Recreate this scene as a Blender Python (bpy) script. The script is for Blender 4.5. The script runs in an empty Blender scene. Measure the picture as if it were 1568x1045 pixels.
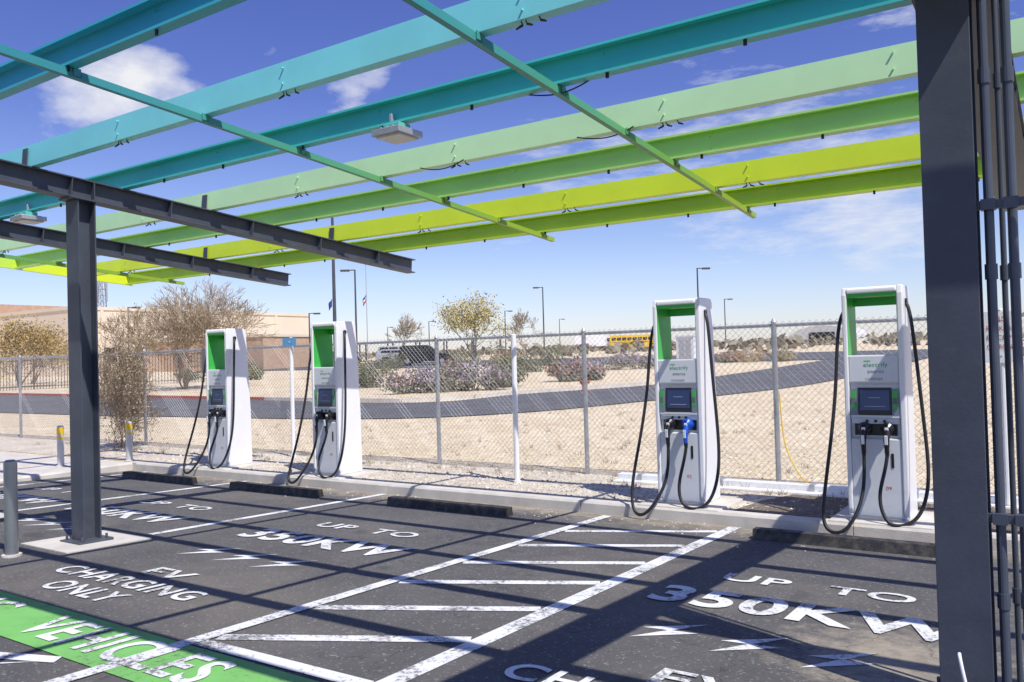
import bpy, math, random
from mathutils import Vector, Matrix, Quaternion
random.seed(7)
scene = bpy.context.scene
V = Vector

# ---------------------------------------------------------------- builders
class MB:
    def __init__(s): s.v=[]; s.f=[]; s.m=[]
    def add(s, vs, fs, m=0):
        o=len(s.v); s.v += [tuple(v) for v in vs]
        for f in fs: s.f.append([i+o for i in f]); s.m.append(m)
    def box(s, c, size, m=0, rz=0, rx=0, ry=0, taper=1.0):
        R = Matrix.Rotation(rz,3,'Z') @ Matrix.Rotation(ry,3,'Y') @ Matrix.Rotation(rx,3,'X')
        hx,hy,hz=[k/2 for k in size]; vs=[]
        for z in (-hz,hz):
            t = taper if z>0 else 1
            for x,y in ((-hx,-hy),(hx,-hy),(hx,hy),(-hx,hy)):
                vs.append(V(c)+R@V((x*t,y*t,z)))
        s.add(vs,[(0,3,2,1),(4,5,6,7),(0,1,5,4),(1,2,6,5),(2,3,7,6),(3,0,4,7)],m)
    def bx(s, x0,x1,y0,y1,z0,z1,m=0):
        s.box(((x0+x1)/2,(y0+y1)/2,(z0+z1)/2),(x1-x0,y1-y0,z1-z0),m)
    def cyl(s, p0,p1,r0,r1=None,n=8,m=0,cap=True):
        if r1 is None: r1=r0
        p0=V(p0);p1=V(p1); d=(p1-p0)
        if d.length<1e-6: return
        d.normalize()
        a = d.orthogonal().normalized(); b=d.cross(a)
        vs=[]
        for p,r in((p0,r0),(p1,r1)):
            for i in range(n):
                t=2*math.pi*i/n; vs.append(p+a*math.cos(t)*r+b*math.sin(t)*r)
        fs=[(i,(i+1)%n,n+(i+1)%n,n+i) for i in range(n)]
        if cap: fs += [tuple(range(n-1,-1,-1)), tuple(range(n,2*n))]
        s.add(vs,fs,m)
    def ext(s, prof, p0,p1,u,w,m=0):
        p0=V(p0);p1=V(p1);u=V(u);w=V(w);n=len(prof)
        vs=[p+u*a+w*b for p in(p0,p1) for a,b in prof]
        fs=[(i,(i+1)%n,n+(i+1)%n,n+i) for i in range(n)]
        fs += [tuple(range(n-1,-1,-1)), tuple(range(n,2*n))]
        s.add(vs,fs,m)
    def quad(s,a,b,c,d,m=0): s.add([a,b,c,d],[(0,1,2,3)],m)
    def obj(s,name,mats,parent=None,smooth=False,bevel=0,loc=None,rz=0):
        me=bpy.data.meshes.new(name); me.from_pydata(s.v,[],s.f)
        for mt in (mats if isinstance(mats,(list,tuple)) else [mats]): me.materials.append(mt)
        me.polygons.foreach_set('material_index',s.m)
        if smooth: me.polygons.foreach_set('use_smooth',[True]*len(s.f))
        me.update()
        import bmesh
        if len(s.f)<60000:
            bm=bmesh.new(); bm.from_mesh(me); bmesh.ops.recalc_face_normals(bm,faces=bm.faces); bm.to_mesh(me); bm.free()
        o=bpy.data.objects.new(name,me); scene.collection.objects.link(o)
        if loc: o.location=loc
        o.rotation_euler[2]=rz
        if parent: o.parent=parent
        if bevel:
            b=o.modifiers.new('bevel','BEVEL'); b.width=bevel; b.segments=2; b.limit_method='ANGLE'; b.angle_limit=math.radians(40)
        return o
def empty(name,loc=(0,0,0),rz=0):
    e=bpy.data.objects.new(name,None); e.location=loc; e.rotation_euler[2]=rz; e.empty_display_size=.2
    scene.collection.objects.link(e); return e
def curve(name,pts,r,mat,parent=None):
    c=bpy.data.curves.new(name,'CURVE'); c.dimensions='3D'; c.bevel_depth=r; c.bevel_resolution=3; c.resolution_u=10
    sp=c.splines.new('NURBS'); sp.points.add(len(pts)-1)
    for i,p in enumerate(pts): sp.points[i].co=(*p,1)
    sp.use_endpoint_u=True; sp.order_u=4
    c.materials.append(mat); o=bpy.data.objects.new(name,c); scene.collection.objects.link(o)
    if parent: o.parent=parent
    return o

# ---------------------------------------------------------------- materials
def newmat(name):
    m=bpy.data.materials.new(name); m.use_nodes=True; nt=m.node_tree
    return m,nt,nt.nodes['Principled BSDF']
def N(nt,t,**k):
    n=nt.nodes.new(t)
    for a,b in k.items(): setattr(n,a,b)
    return n
def noise(nt,vec,scale,detail=4,rough=.6):
    n=N(nt,'ShaderNodeTexNoise'); n.inputs['Scale'].default_value=scale; n.inputs['Detail'].default_value=detail
    n.inputs['Roughness'].default_value=rough
    if vec is not None: nt.links.new(vec,n.inputs['Vector'])
    return n.outputs['Fac']
def ramp(nt,fac,stops):
    r=N(nt,'ShaderNodeValToRGB'); e=r.color_ramp.elements
    while len(e)<len(stops): e.new(.5)
    for i,(p,c) in enumerate(stops):
        e[i].position=p; e[i].color=(*c,1) if len(c)==3 else c
    nt.links.new(fac,r.inputs['Fac']); return r.outputs['Color']
def mix(nt,fac,a,b,bt='MIX'):
    m=N(nt,'ShaderNodeMix',data_type='RGBA',blend_type=bt)
    for i,x in((0,fac),(6,a),(7,b)):
        if hasattr(x,'is_linked'): nt.links.new(x,m.inputs[i])
        elif i==0: m.inputs[0].default_value=x
        else: m.inputs[i].default_value=(*x,1)
    return m.outputs[2]
def mth(nt,op,a,b):
    n=N(nt,'ShaderNodeMath',operation=op)
    for i,x in((0,a),(1,b)):
        if hasattr(x,'is_linked'): nt.links.new(x,n.inputs[i])
        else: n.inputs[i].default_value=x
    return n.outputs[0]
def mrange(nt,x,a,b,c=0,d=1):
    n=N(nt,'ShaderNodeMapRange'); nt.links.new(x,n.inputs[0])
    for i,v in enumerate((a,b,c,d)): n.inputs[i+1].default_value=v
    return n.outputs[0]
def bump(nt,bs,h,strength=.3,dist=.01):
    b=N(nt,'ShaderNodeBump'); b.inputs['Strength'].default_value=strength; b.inputs['Distance'].default_value=dist
    nt.links.new(h,b.inputs['Height']); nt.links.new(b.outputs[0],bs.inputs['Normal'])
def pos(nt): return N(nt,'ShaderNodeNewGeometry').outputs['Position']
def M(name,col,rough=.6,metal=0,var=.12,scale=4,bmp=0,bscale=60,island=0,dirt=0):
    m,nt,bs=newmat(name)
    p=N(nt,'ShaderNodeTexCoord').outputs['Object']
    f=noise(nt,p,scale,5)
    c=ramp(nt,f,[(.3,tuple(min(1,x*(1-var)) for x in col)),(.7,tuple(min(1,x*(1+var)) for x in col))])
    if island:
        g=N(nt,'ShaderNodeNewGeometry').outputs['Random Per Island']
        k=ramp(nt,g,[(0,(1-island,)*3),(1,(1,)*3)])
        c=mix(nt,1.0,c,k,'MULTIPLY')
    if dirt:
        n=noise(nt,p,9,8,.7); s=N(nt,'ShaderNodeSeparateXYZ'); nt.links.new(p,s.inputs[0])
        low=mrange(nt,s.outputs['Z'],.0,.5,.16,0)
        k=ramp(nt,mth(nt,'ADD',n,low),[(.58,(0,0,0)),(.85,(dirt,)*3)]); c=mix(nt,k,c,(.36,.30,.22))
    nt.links.new(c,bs.inputs['Base Color'])
    bs.inputs['Roughness'].default_value=rough; bs.inputs['Metallic'].default_value=metal
    if bmp: bump(nt,bs,noise(nt,p,bscale,4),bmp,.01)
    return m

m_steel = M('painted_dark_steel',(.062,.072,.095),.5,0,.18,3,.1,40,dirt=.12)
m_white = M('white_enamel',(.84,.84,.84),.35,0,.02,3,dirt=.30)
m_light = M('light_grey_panel',(.70,.72,.74),.4,0,.03,3,dirt=.2)
m_green = M('green_enamel',(.05,.48,.08),.4,0,.05)
m_black = M('black_rubber',(.014,.014,.015),.5,0,.2)
m_blackg= M('black_plastic',(.015,.016,.018),.3)
m_bluep = M('blue_plastic',(.01,.10,.55),.35)
m_screen= M('screen_glass',(.012,.025,.09),.15)
bs_=m_screen.node_tree.nodes['Principled BSDF']; bs_.inputs['Emission Color'].default_value=(.03,.06,.22,1); bs_.inputs['Emission Strength'].default_value=.14
m_galv  = M('galvanised_steel',(.46,.47,.48),.45,.5,.15,8)
m_galvd = M('galvanised_wire',(.46,.47,.48),.5,.3,.1,8)
m_conc  = M('concrete',(.60,.56,.49),.85,0,.15,3,.4,60)
m_red   = M('red_paint',(.5,.03,.02),.5)
m_yellow= M('yellow_paint',(.75,.5,.02),.4)
m_glass = M('dark_glass',(.02,.025,.03),.08)
m_tire  = M('tyre_rubber',(.02,.02,.02),.8)

def asphalt(name,base,dust,local=True):
    m,nt,bs=newmat(name); p=pos(nt)
    fine=noise(nt,p,170,3,.7); mid=noise(nt,p,1.1,7,.7); blot=noise(nt,p,.45,5,.6); v=N(nt,'ShaderNodeTexVoronoi'); v.inputs['Scale'].default_value=80
    nt.links.new(p,v.inputs['Vector'])
    c=ramp(nt,fine,[(.3,tuple(x*.6 for x in base)),(.55,base),(.75,tuple(x*1.9 for x in base))])
    c2=ramp(nt,mid,[(.3,(.74,.74,.76)),(.7,(1.25,1.22,1.17))]); c=mix(nt,1,c,c2,'MULTIPLY')
    sp=ramp(nt,v.outputs['Color'],[(.80,(0,0,0)),(.93,(1,1,1))]); c=mix(nt,sp,c,tuple(x*2.4 for x in base))
    ol=ramp(nt,noise(nt,p,2.2,2,.4),[(.66,(0,0,0)),(.74,(.5,.5,.5))]); c=mix(nt,ol,c,(.035,.035,.035))
    d=ramp(nt,blot,[(.50,(0,0,0)),(.75,(dust,dust,dust))]); c=mix(nt,d,c,(.34,.29,.21))
    if local:
        s=N(nt,'ShaderNodeSeparateXYZ'); nt.links.new(p,s.inputs[0]); nz=noise(nt,p,5,7,.75)
        e=mrange(nt,s.outputs['Y'],7.5,8.5,-.1,.42)
        sb=N(nt,'ShaderNodeVectorMath',operation='DISTANCE'); nt.links.new(p,sb.inputs[0]); sb.inputs[1].default_value=(-.85,4.9,0)
        e2=mrange(nt,sb.outputs['Value'],.2,1.1,.42,-.1)
        k=mth(nt,'ADD',nz,mth(nt,'MAXIMUM',e,e2)); kk=ramp(nt,k,[(.62,(0,0,0)),(.95,(.75,.75,.75))])
        c=mix(nt,kk,c,(.42,.36,.27))
    vc=N(nt,'ShaderNodeTexVoronoi',feature='DISTANCE_TO_EDGE'); vc.inputs['Scale'].default_value=.3
    w=N(nt,'ShaderNodeTexNoise'); w.inputs['Scale'].default_value=1.6; w.inputs['Detail'].default_value=8; nt.links.new(p,w.inputs['Vector'])
    va=N(nt,'ShaderNodeVectorMath',operation='MULTIPLY_ADD'); nt.links.new(w.outputs['Color'],va.inputs[0]); va.inputs[1].default_value=(2,2,2); nt.links.new(p,va.inputs[2])
    nt.links.new(va.outputs[0],vc.inputs['Vector'])
    cr=ramp(nt,vc.outputs['Distance'],[(.0,(.5,.5,.5)),(.003,(0,0,0))]); c=mix(nt,cr,c,(.02,.02,.02))
    nt.links.new(c,bs.inputs['Base Color']); bs.inputs['Roughness'].default_value=.9
    bump(nt,bs,fine,.5,.01); return m
m_asph=asphalt('asphalt',(.110,.106,.102),.30)
m_asph2=asphalt('road_asphalt',(.11,.112,.118),.15,False)

def sand(name,a,b,stone):
    m,nt,bs=newmat(name); p=pos(nt)
    n1=noise(nt,p,.35,9,.7); n2=noise(nt,p,11,6,.75); n3=noise(nt,p,1.7,5,.6)
    c=ramp(nt,n1,[(.3,a),(.7,b)])
    c=mix(nt,1,c,ramp(nt,n2,[(.3,(.74,.71,.66)),(.58,(1.04,1.04,1.04))]),'MULTIPLY')
    c=mix(nt,1,c,ramp(nt,n3,[(.3,(.86,.84,.80)),(.6,(1.03,1.03,1.03))]),'MULTIPLY')
    v=N(nt,'ShaderNodeTexVoronoi'); v.inputs['Scale'].default_value=stone; nt.links.new(p,v.inputs['Vector'])
    c=mix(nt,.5,c,mix(nt,1,c,ramp(nt,v.outputs['Color'],[(.1,(.55,.53,.50)),(.9,(1.3,1.28,1.26))]),'MULTIPLY'))
    nt.links.new(c,bs.inputs['Base Color']); bs.inputs['Roughness'].default_value=.95
    md=mth(nt,'ADD',n2,mth(nt,'ADD',v.outputs['Distance'],mth(nt,'MULTIPLY',n3,2.0)))
    bump(nt,bs,md,.8,.035); return m
m_sand=sand('desert_sand',(.74,.61,.40),(.88,.76,.54),18)
m_gravel=sand('gravel',(.66,.59,.48),(.82,.75,.63),34)

def worn(name,col,under,amt):
    m,nt,bs=newmat(name); p=pos(nt)
    n=noise(nt,p,30,7,.8); n2=noise(nt,p,2.5,4)
    k=ramp(nt,mth(nt,'ADD',n,mth(nt,'MULTIPLY',n2,.6)),[(amt,(0,0,0)),(amt+.09,(1,1,1))])
    c=mix(nt,k,under,mix(nt,1,col,ramp(nt,n2,[(.3,(.82,.82,.82)),(.7,(1.05,1.05,1.05))]),'MULTIPLY')); nt.links.new(c,bs.inputs['Base Color']); bs.inputs['Roughness'].default_value=.75
    bump(nt,bs,noise(nt,p,170,3,.7),.4,.01)
    return m
m_paint=worn('worn_white_paint',(.80,.80,.78),(.17,.165,.16),.68)
m_gpaint=worn('worn_green_paint',(.20,.52,.13),(.13,.17,.10),.63)
m_redcurb=worn('red_kerb_paint',(.60,.10,.07),(.5,.4,.3),.6)

# ---------------------------------------------------------------- camera
S,C=math.sin(math.radians(34)),math.cos(math.radians(34))
pit=math.atan(23/1270); rho=math.radians(1.6)
f=V((-S*math.cos(pit),C*math.cos(pit),math.sin(pit))); r0=V((C,S,0)); u0=r0.cross(f)
up=u0*math.cos(rho)+r0*math.sin(rho); rt=r0*math.cos(rho)-u0*math.sin(rho)
cam=bpy.data.cameras.new('camera'); co=bpy.data.objects.new('camera',cam); scene.collection.objects.link(co)
R=Matrix((rt,up,-f)).transposed().to_4x4(); R.translation=V((0,0,1.71)); co.matrix_world=R
cam.sensor_width=36; cam.lens=1270/1568*36; cam.clip_end=12000; cam.clip_start=.05
scene.camera=co
scene.view_settings.view_transform='Standard'

# ---------------------------------------------------------------- light
sd=V((.6,-.25,1.0)).normalized()
sl=bpy.data.lights.new('sun','SUN'); sl.energy=4.9; sl.angle=math.radians(.5); sl.color=(1,.965,.91)
so=bpy.data.objects.new('sun',sl); scene.collection.objects.link(so); so.rotation_euler=sd.to_track_quat('Z','Y').to_euler(); so.location=(20,-10,30)
w=bpy.data.worlds.new('World'); scene.world=w; w.use_nodes=True; nt=w.node_tree; bg=nt.nodes['Background']
sky=N(nt,'ShaderNodeTexSky',sky_type='NISHITA'); sky.sun_disc=False; sky.sun_elevation=math.asin(sd.z); sky.sun_rotation=math.atan2(sd.x,sd.y)
sky.altitude=800; sky.air_density=1.0; sky.dust_density=.8; sky.ozone_density=2.0
tc=N(nt,'ShaderNodeTexCoord').outputs['Generated']
sx=N(nt,'ShaderNodeSeparateXYZ'); nt.links.new(tc,sx.inputs[0])
tint=ramp(nt,sx.outputs['Z'],[(0,(1.0,1.0,1.0)),(.09,(1.0,1.0,1.0)),(.17,(.88,.90,1.0)),(.30,(.62,.66,.96)),(.5,(.55,.58,.97))])
skyc=mix(nt,1,mix(nt,1,sky.outputs[0],tint,'MULTIPLY'),(1.34,1.25,1.45),'MULTIPLY')
def blob(c,rad,soft,zs=1.0):
    c=V(c).normalized()
    sb=N(nt,'ShaderNodeVectorMath',operation='SUBTRACT'); nt.links.new(tc,sb.inputs[0]); sb.inputs[1].default_value=c
    ml=N(nt,'ShaderNodeVectorMath',operation='MULTIPLY'); nt.links.new(sb.outputs[0],ml.inputs[0]); ml.inputs[1].default_value=(1,1,zs)
    ln=N(nt,'ShaderNodeVectorMath',operation='LENGTH'); nt.links.new(ml.outputs[0],ln.inputs[0])
    return mrange(nt,ln.outputs['Value'],rad-soft,rad+soft,1,0)
math2=lambda op,a,b: mth(nt,op,a,b)
mp=N(nt,'ShaderNodeMapping'); mp.inputs['Scale'].default_value=(1,1,2.0); nt.links.new(tc,mp.inputs[0])
n1=noise(nt,mp.outputs[0],6,10,.58)
mp2=N(nt,'ShaderNodeMapping'); mp2.inputs['Scale'].default_value=(1,1,4); mp2.inputs['Rotation'].default_value=(.25,.1,0); nt.links.new(tc,mp2.inputs[0])
n2=noise(nt,mp2.outputs[0],7,10,.66)
puff=math2('ADD',blob((-.93,.5786,.345),.085,.085,1.3),blob((-.71,.724,.325),.07,.07,1.3))
puff=math2('ADD',puff,math2('MULTIPLY',blob((-1.03,.50,.20),.06,.07,1.5),.7))
thr=math2('SUBTRACT',n1,math2('SUBTRACT',.82,math2('MULTIPLY',puff,.52)))
cp=ramp(nt,thr,[(.0,(0,0,0)),(.09,(.45,.45,.45)),(.24,(.97,.97,.97))])
wisp=math2('ADD',blob((-.23,1.034,.135),.13,.09,2.2),math2('MULTIPLY',blob((-.15,1.069,.33),.22,.15,1.6),.9))
wisp=math2('ADD',wisp,math2('MULTIPLY',blob((-.50,.87,.22),.20,.16,1.9),.95))
thr2=math2('SUBTRACT',n2,math2('SUBTRACT',.82,math2('MULTIPLY',math2('MINIMUM',wisp,1.1),.37)))
cw=ramp(nt,thr2,[(.0,(0,0,0)),(.30,(.85,.85,.85))])
cl=mix(nt,1,cp,cw,'SCREEN')
fin=mix(nt,cl,skyc,(8.4,8.5,8.8))
nt.links.new(fin,bg.inputs['Color']); bg.inputs['Strength'].default_value=.105

# ---------------------------------------------------------------- terrain
YC=8.45
def lot(Y): return .166-.035*Y if Y>-6 else .166+.21
def gz(Y):
    if Y<14: return 0
    if Y<80: return .026*(Y-14)
    return 1.716+.008*(Y-80)
xs=[-4000,-1500,-600,-300,-150,-100,-70,-50,-35,-25,-20,-16,-14.02,-13.96,-10,-6,-2,2,6,12,20,40,80,150,400,1500,4000]
ys=[-3000,-500,-100,-30,-6,0,4,8.50,8.56,10,12,14,18,24,32,40,50,60,70,80,110,160,300,600,1200,2500,5000]
mb=MB(); vs=[]
for y in ys:
    for x in xs:
        if y<=8.51 and x>-13.97: z=lot(y)-.03
        else: z=gz(y)-.006
        vs.append((x,y,z))
nx=len(xs)
mb.add(vs,[(j*nx+i,j*nx+i+1,(j+1)*nx+i+1,(j+1)*nx+i) for j in range(len(ys)-1) for i in range(nx-1)])
mb.obj('ground',m_sand)
mb=MB(); mb.add([(-13.97,-6,lot(-5.99)),(30,-6,lot(-5.99)),(30,8.5,lot(8.5)),(-13.97,8.5,lot(8.5)),(-13.97,-40,lot(-5.99)),(30,-40,lot(-5.99))],[(0,1,2,3),(4,5,1,0)]); mb.obj('parking_lot_asphalt',m_asph)
mb=MB(); mb.add([(-24,8.55,0),(12,8.55,0),(12,10.6,0),(-24,10.6,0)],[(0,1,2,3)]); mb.obj('gravel_strip',m_gravel)
mb=MB(); mb.add([(-20,2,.004),(-14.0,2,.004),(-14.0,8.4,.004),(-20,8.4,.004)],[(0,1,2,3)]); mb.obj('concrete_pavement',m_conc)
mb=MB()
x=-13.8
kp=[(0,-.3),(.0,-.02),(.02,0.006),(.15,.006),(.15,-.3)]
while x<12:
    x1=x+3.0; mb.ext(kp,(x+.004,YC,0),(x1-.004,YC,0),(0,1,0),(0,0,1)); x=x1
y=-5.5
while y<8.3:
    y1=min(y+3,8.45); mb.ext([(0,-.3),(0,-.02),(-.02,.012),(-.15,.012),(-.15,-.3)],(-13.9,y+.004,0),(-13.9,y1-.004,0),(1,0,0),(0,0,1)); y=y1
mb.ext([(0,-.3),(0,.008),(.15,.008),(.15,-.3)],(-14.05,YC,0),(-13.8,YC,0),(0,1,0),(0,0,1))
mb.obj('kerb',m_conc)

# pebbles
mb=MB()
for i in range(6500):
    X=random.uniform(-17,1.5); Y=random.uniform(8.62,10.5) if random.random()<.75 else random.uniform(10.5,15)
    if X>-3 and Y<9.9 and random.random()<.6: continue
    r=random.uniform(.008,.026)*(1.5 if random.random()<.08 else 1)
    a=[V((random.uniform(.7,1.3)*r*math.cos(t+.5),random.uniform(.7,1.3)*r*math.sin(t+.5),0)) for t in (0,1.57,3.14,4.71)]
    c=V((X,Y,0)); mb.add([c+k for k in a]+[c+V((0,0,r*random.uniform(.5,1)))],[(0,1,4),(1,2,4),(2,3,4),(3,0,4)])
for i in range(350):
    X=random.uniform(-13,1); Y=8.44-abs(random.gauss(0,.35)); r=random.uniform(.006,.016); c=V((X,Y,lot(Y)+.001))
    mb.add([c+V((r,0,0)),c+V((0,r,0)),c+V((-r,0,0)),c+V((0,-r,0)),c+V((0,0,r*.8))],[(0,1,4),(1,2,4),(2,3,4),(3,0,4)])
mb.obj('loose_stones',M('stones',(.68,.61,.50),.9,0,.2,3,island=.55))

def strip(name,A,B,mat,off=.02):
    mb=MB(); n=len(A)
    def cr(P,t):
        i=min(int(t),n-2); u=t-i
        p0,p1,p2,p3=[V(P[max(0,min(n-1,k))]) for k in(i-1,i,i+1,i+2)]
        return .5*((2*p1)+(p2-p0)*u+(2*p0-5*p1+4*p2-p3)*u*u+(3*p1-p0-3*p2+p3)*u**3)
    K=(n-1)*6; vs=[]
    for k in range(K+1):
        t=k/K*(n-1)-1e-6; t=max(0,t)
        for P in (A,B):
            q=cr(P,t); vs.append((q.x,q.y,gz(q.y)+off))
    mb.add(vs,[(2*k,2*k+1,2*k+3,2*k+2) for k in range(K)]); return mb.obj(name,mat)
near=[(-120,15.2),(-34.7,15.7),(-24.5,16),(-16.2,16.8),(-12.6,19.2),(-10.5,23.3),(-9,25.5),(-7.3,32.5),(-6.5,52)]
far=[(-120,27),(-52,23.5),(-26.8,21.9),(-18.5,21.7),(-16.7,25.4),(-13.8,29.6),(-13,35),(-12.4,43),(-12,52)]
strip('access_road',near,far,m_asph2)
strip('access_road',[(-75,51),(-40,51),(-5,51),(20,51)],[(-75,66),(-40,66),(-5,66),(20,66)],m_asph2,.028)
mb=MB()
def kerbline(P,mt,h=.13,wd=.15):
    for a,b in zip(P,P[1:]):
        a=V((a[0],a[1],gz(a[1]))); b=V((b[0],b[1],gz(b[1]))); d=(b-a).normalized(); s=V((-d.y,d.x,0))
        mb.ext([(-wd/2,-.1),(-wd/2,h),(wd/2,h),(wd/2,-.1)],a,b,s,(0,0,1),mt)
kerbline([(-90,25.5),(-52,23.6),(-40,22.9)],1); kerbline([(-40,22.9),(-26.8,22.0)],1); kerbline([(-26.8,22.0),(-19.4,21.8),(-17.6,23.6),(-16.8,25.6),(-13.9,30)],0)
mb.obj('road_kerb',[m_conc,m_redcurb])

# ---------------------------------------------------------------- markings
marks=empty('painted_parking_markings')
def mline(mb,a,b,w=.10,off=.004):
    a=V(a);b=V(b);d=(b-a).normalized(); s=V((-d.y,d.x))*w/2
    mb.add([(p.x,p.y,lot(p.y)+off) for p in (a-s,b-s,b+s,a+s)],[(0,1,2,3)])
mb=MB()
mline(mb,(-7.85,4.95),(-7.85,8.42)); mline(mb,(-4.40,2.1),(-4.40,8.35),.11,.0085); mline(mb,(-2.95,1.2),(-2.95,8.42),.13)
mline(mb,(-10.74,3.1),(-10.74,8.4)); mline(mb,(-13.4,3.1),(-13.4,8.4)); mline(mb,(.55,3),(.55,8.4))
mb.obj('bay_lines',m_paint,marks)
mb=MB()
for y0 in (3.17,3.95,4.8,5.6,6.45,7.3): mline(mb,(-4.34,y0),(-3.02,y0+.78),.11,.0045)
mb.obj('hatch_lines',m_paint,marks)
mb=MB(); mb.add([(x,y,lot(y)+.0065) for x,y in((-4.34,3.10),(-4.34,2.99),(-3.02,3.02),(-3.02,3.13))],[(0,1,2,3)])
mb.add([(x,y,lot(y)+.004) for x,y in((-4.72,2.44),(-4.80,2.36),(-5.6,1.75),(-5.5,1.70))],[(0,1,2,3)])
mb.add([(x,y,lot(y)+.0055) for x,y in((-5.9,2.02),(-4.78,2.46),(-4.72,2.38),(-5.86,1.92))],[(0,1,2,3)])
mb.obj('entry_line',m_paint,marks)
mb=MB(); mb.add([(x,y,lot(y)+.0065) for x,y in((-13.3,2.48),(-3.05,2.45),(-3.05,2.97),(-13.3,3.02))],[(0,1,2,3)]); mb.obj('green_band',m_gpaint,marks)
def text(body,cx,cy,wd,ht,off=.0085,mat=m_paint,parent=marks,name='lettering',bold=.012,world=None):
    cu=bpy.data.curves.new(name,'FONT'); cu.body=body; cu.align_x='CENTER'; cu.offset=bold; cu.space_character=1.08
    o=bpy.data.objects.new(name,cu); scene.collection.objects.link(o)
    bpy.context.view_layer.update()
    me=bpy.data.meshes.new_from_object(o.evaluated_get(bpy.context.evaluated_depsgraph_get()))
    bpy.data.objects.remove(o)
    X=[v.co.x for v in me.vertices];Y=[v.co.y for v in me.vertices]
    x0,x1,y0,y1=min(X),max(X),min(Y),max(Y)
    for v in me.vertices:
        a=((v.co.x-x0)/(x1-x0)-.5)*wd; b=((v.co.y-y0)/(y1-y0)-.5)*ht
        if world: v.co=world(cx+a,cy+b)
        else: v.co=(cx+a,cy+b,lot(cy+b)+off)
    me.materials.clear(); me.materials.append(mat)
    o=bpy.data.objects.new(name,me); scene.collection.objects.link(o)
    if parent: o.parent=parent
    return o
for cx in (-6.1,-1.6,-9.4,-12.1):
    text('UP  TO',cx-.02,6.28,1.35,.24,bold=.018); text('350KW',cx+.05,5.58,2.0,.46,bold=.03)
    text('EV',cx,3.99,.5,.24,bold=.02); text('CHARGING',cx-.05,3.66,1.8,.24,bold=.02); text('ONLY',cx-.05,3.33,.9,.24,bold=.02)
    mb=MB()
    for dx in (-.5,0,.5):
        P=[(.16,.24),(-.17,-.02),(-.01,.0),(-.16,-.24),(.17,.03),(.01,.01)]
        mb.add([(cx+dx+a,4.75+b,lot(4.75+b)+.004) for a,b in P],[(0,1,2,3,4,5)])
    mb.obj('lightning_bolts',m_paint,marks)
text('VEHICLES',-4.68,2.73,1.78,.36,off=.0125,bold=.02)
text('ELECTRIC',-6.95,2.73,1.78,.36,off=.0125,bold=.02)

m_stop=M('stop_rubber',(.026,.026,.028),.7,0,.3,8,.2,dirt=.3)
for x0,y0 in ((-12.95,7.75),(-10.2,7.75),(-7.15,7.78),(-2.6,7.95),(2,7.9)):
    mb=MB(); z=lot(y0)
    mb.ext([(-.08,0),(-.055,.10),(.055,.10),(.08,0)],(0,0,0),(1.8,0,0),(0,1,0),(0,0,1))
    for k in (.25,.9,1.55): mb.cyl((k,0,.1),(k,0,.106),.022,n=8)
    mb.obj('wheel_stop',m_stop,bevel=.008,loc=(x0,y0,z))

# ---------------------------------------------------------------- canopy
can=empty('solar_canopy_frame')
def ct(Y): return 3.91-.079*Y
def ibeam(mb,p0,p1,u,w,bw,h,tf=.014,tw=.010,m=0):
    b=bw/2;k=h/2
    P=[(-b,-k),(b,-k),(b,-k+tf),(tw,-k+tf),(tw,k-tf),(b,k-tf),(b,k),(-b,k),(-b,k-tf),(-tw,k-tf),(-tw,-k+tf),(-b,-k+tf)]
    mb.ext(P,p0,p1,u,w,m)
sl_=math.atan(.079); nrm=(0,math.sin(sl_),math.cos(sl_))
for X in (-8.05,-10.74,-.45):
    gw=.30 if X>-1 else .16; gx=X+.06 if X>-1 else X  # right girder made wider so its shadow on the lot is broader
    mb=MB(); ibeam(mb,(gx,-.4,ct(-.4)-.10),(gx,9.33,ct(9.33)-.10),(1,0,0),nrm,gw,.20)
    for k in range(1,9):
        Y=k*1.07; mb.box((gx,Y,ct(Y)-.10),(gw-.01,.01,.17),rx=-sl_)
    mb.obj('main_girder',m_steel,can,bevel=.002)
    mb=MB(); zb=lot(4.4); zt=ct(4.4)-.215
    ibeam(mb,(X,4.4,zb+.03),(X,4.4,zt),(1,0,0),(0,1,0),.22,.18,.014,.008)
    mb.box((X,4.4,zb+.015),(.36,.34,.03)); mb.box((X,4.4,zt+.006),(.26,.30,.02),rx=-sl_)
    for a in(-.14,.14):
        for b in(-.12,.12): mb.cyl((X+a,4.4+b,zb+.03),(X+a,4.4+b,zb+.075),.013,n=6)
    mb.box((X-.05,4.30,ct(4.3)-.10),(.10,.012,.18)); mb.box((X+.05,4.50,ct(4.5)-.10),(.06,.012,.18))
    mb.obj('column',m_steel,can,bevel=.003)
    if X<-1:
        mb=MB(); mb.ext([(-.42,-.2),(.42,-.2),(.42,.010),(-.42,.010)],(X,3.98,0),(X,4.82,0),(1,0,0),(0,0,1))
        for i,v in enumerate(mb.v): mb.v[i]=(v[0],v[1],v[2]+lot(v[1]))
        mb.obj('footing',m_conc,can)
cols=[(.03,.36,.48),(.03,.38,.50),(.05,.44,.52),(.24,.74,.72),(.07,.54,.48),(.60,.90,.46),(.44,.74,.20),(.70,.86,.03),(.46,.66,.04)]
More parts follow.
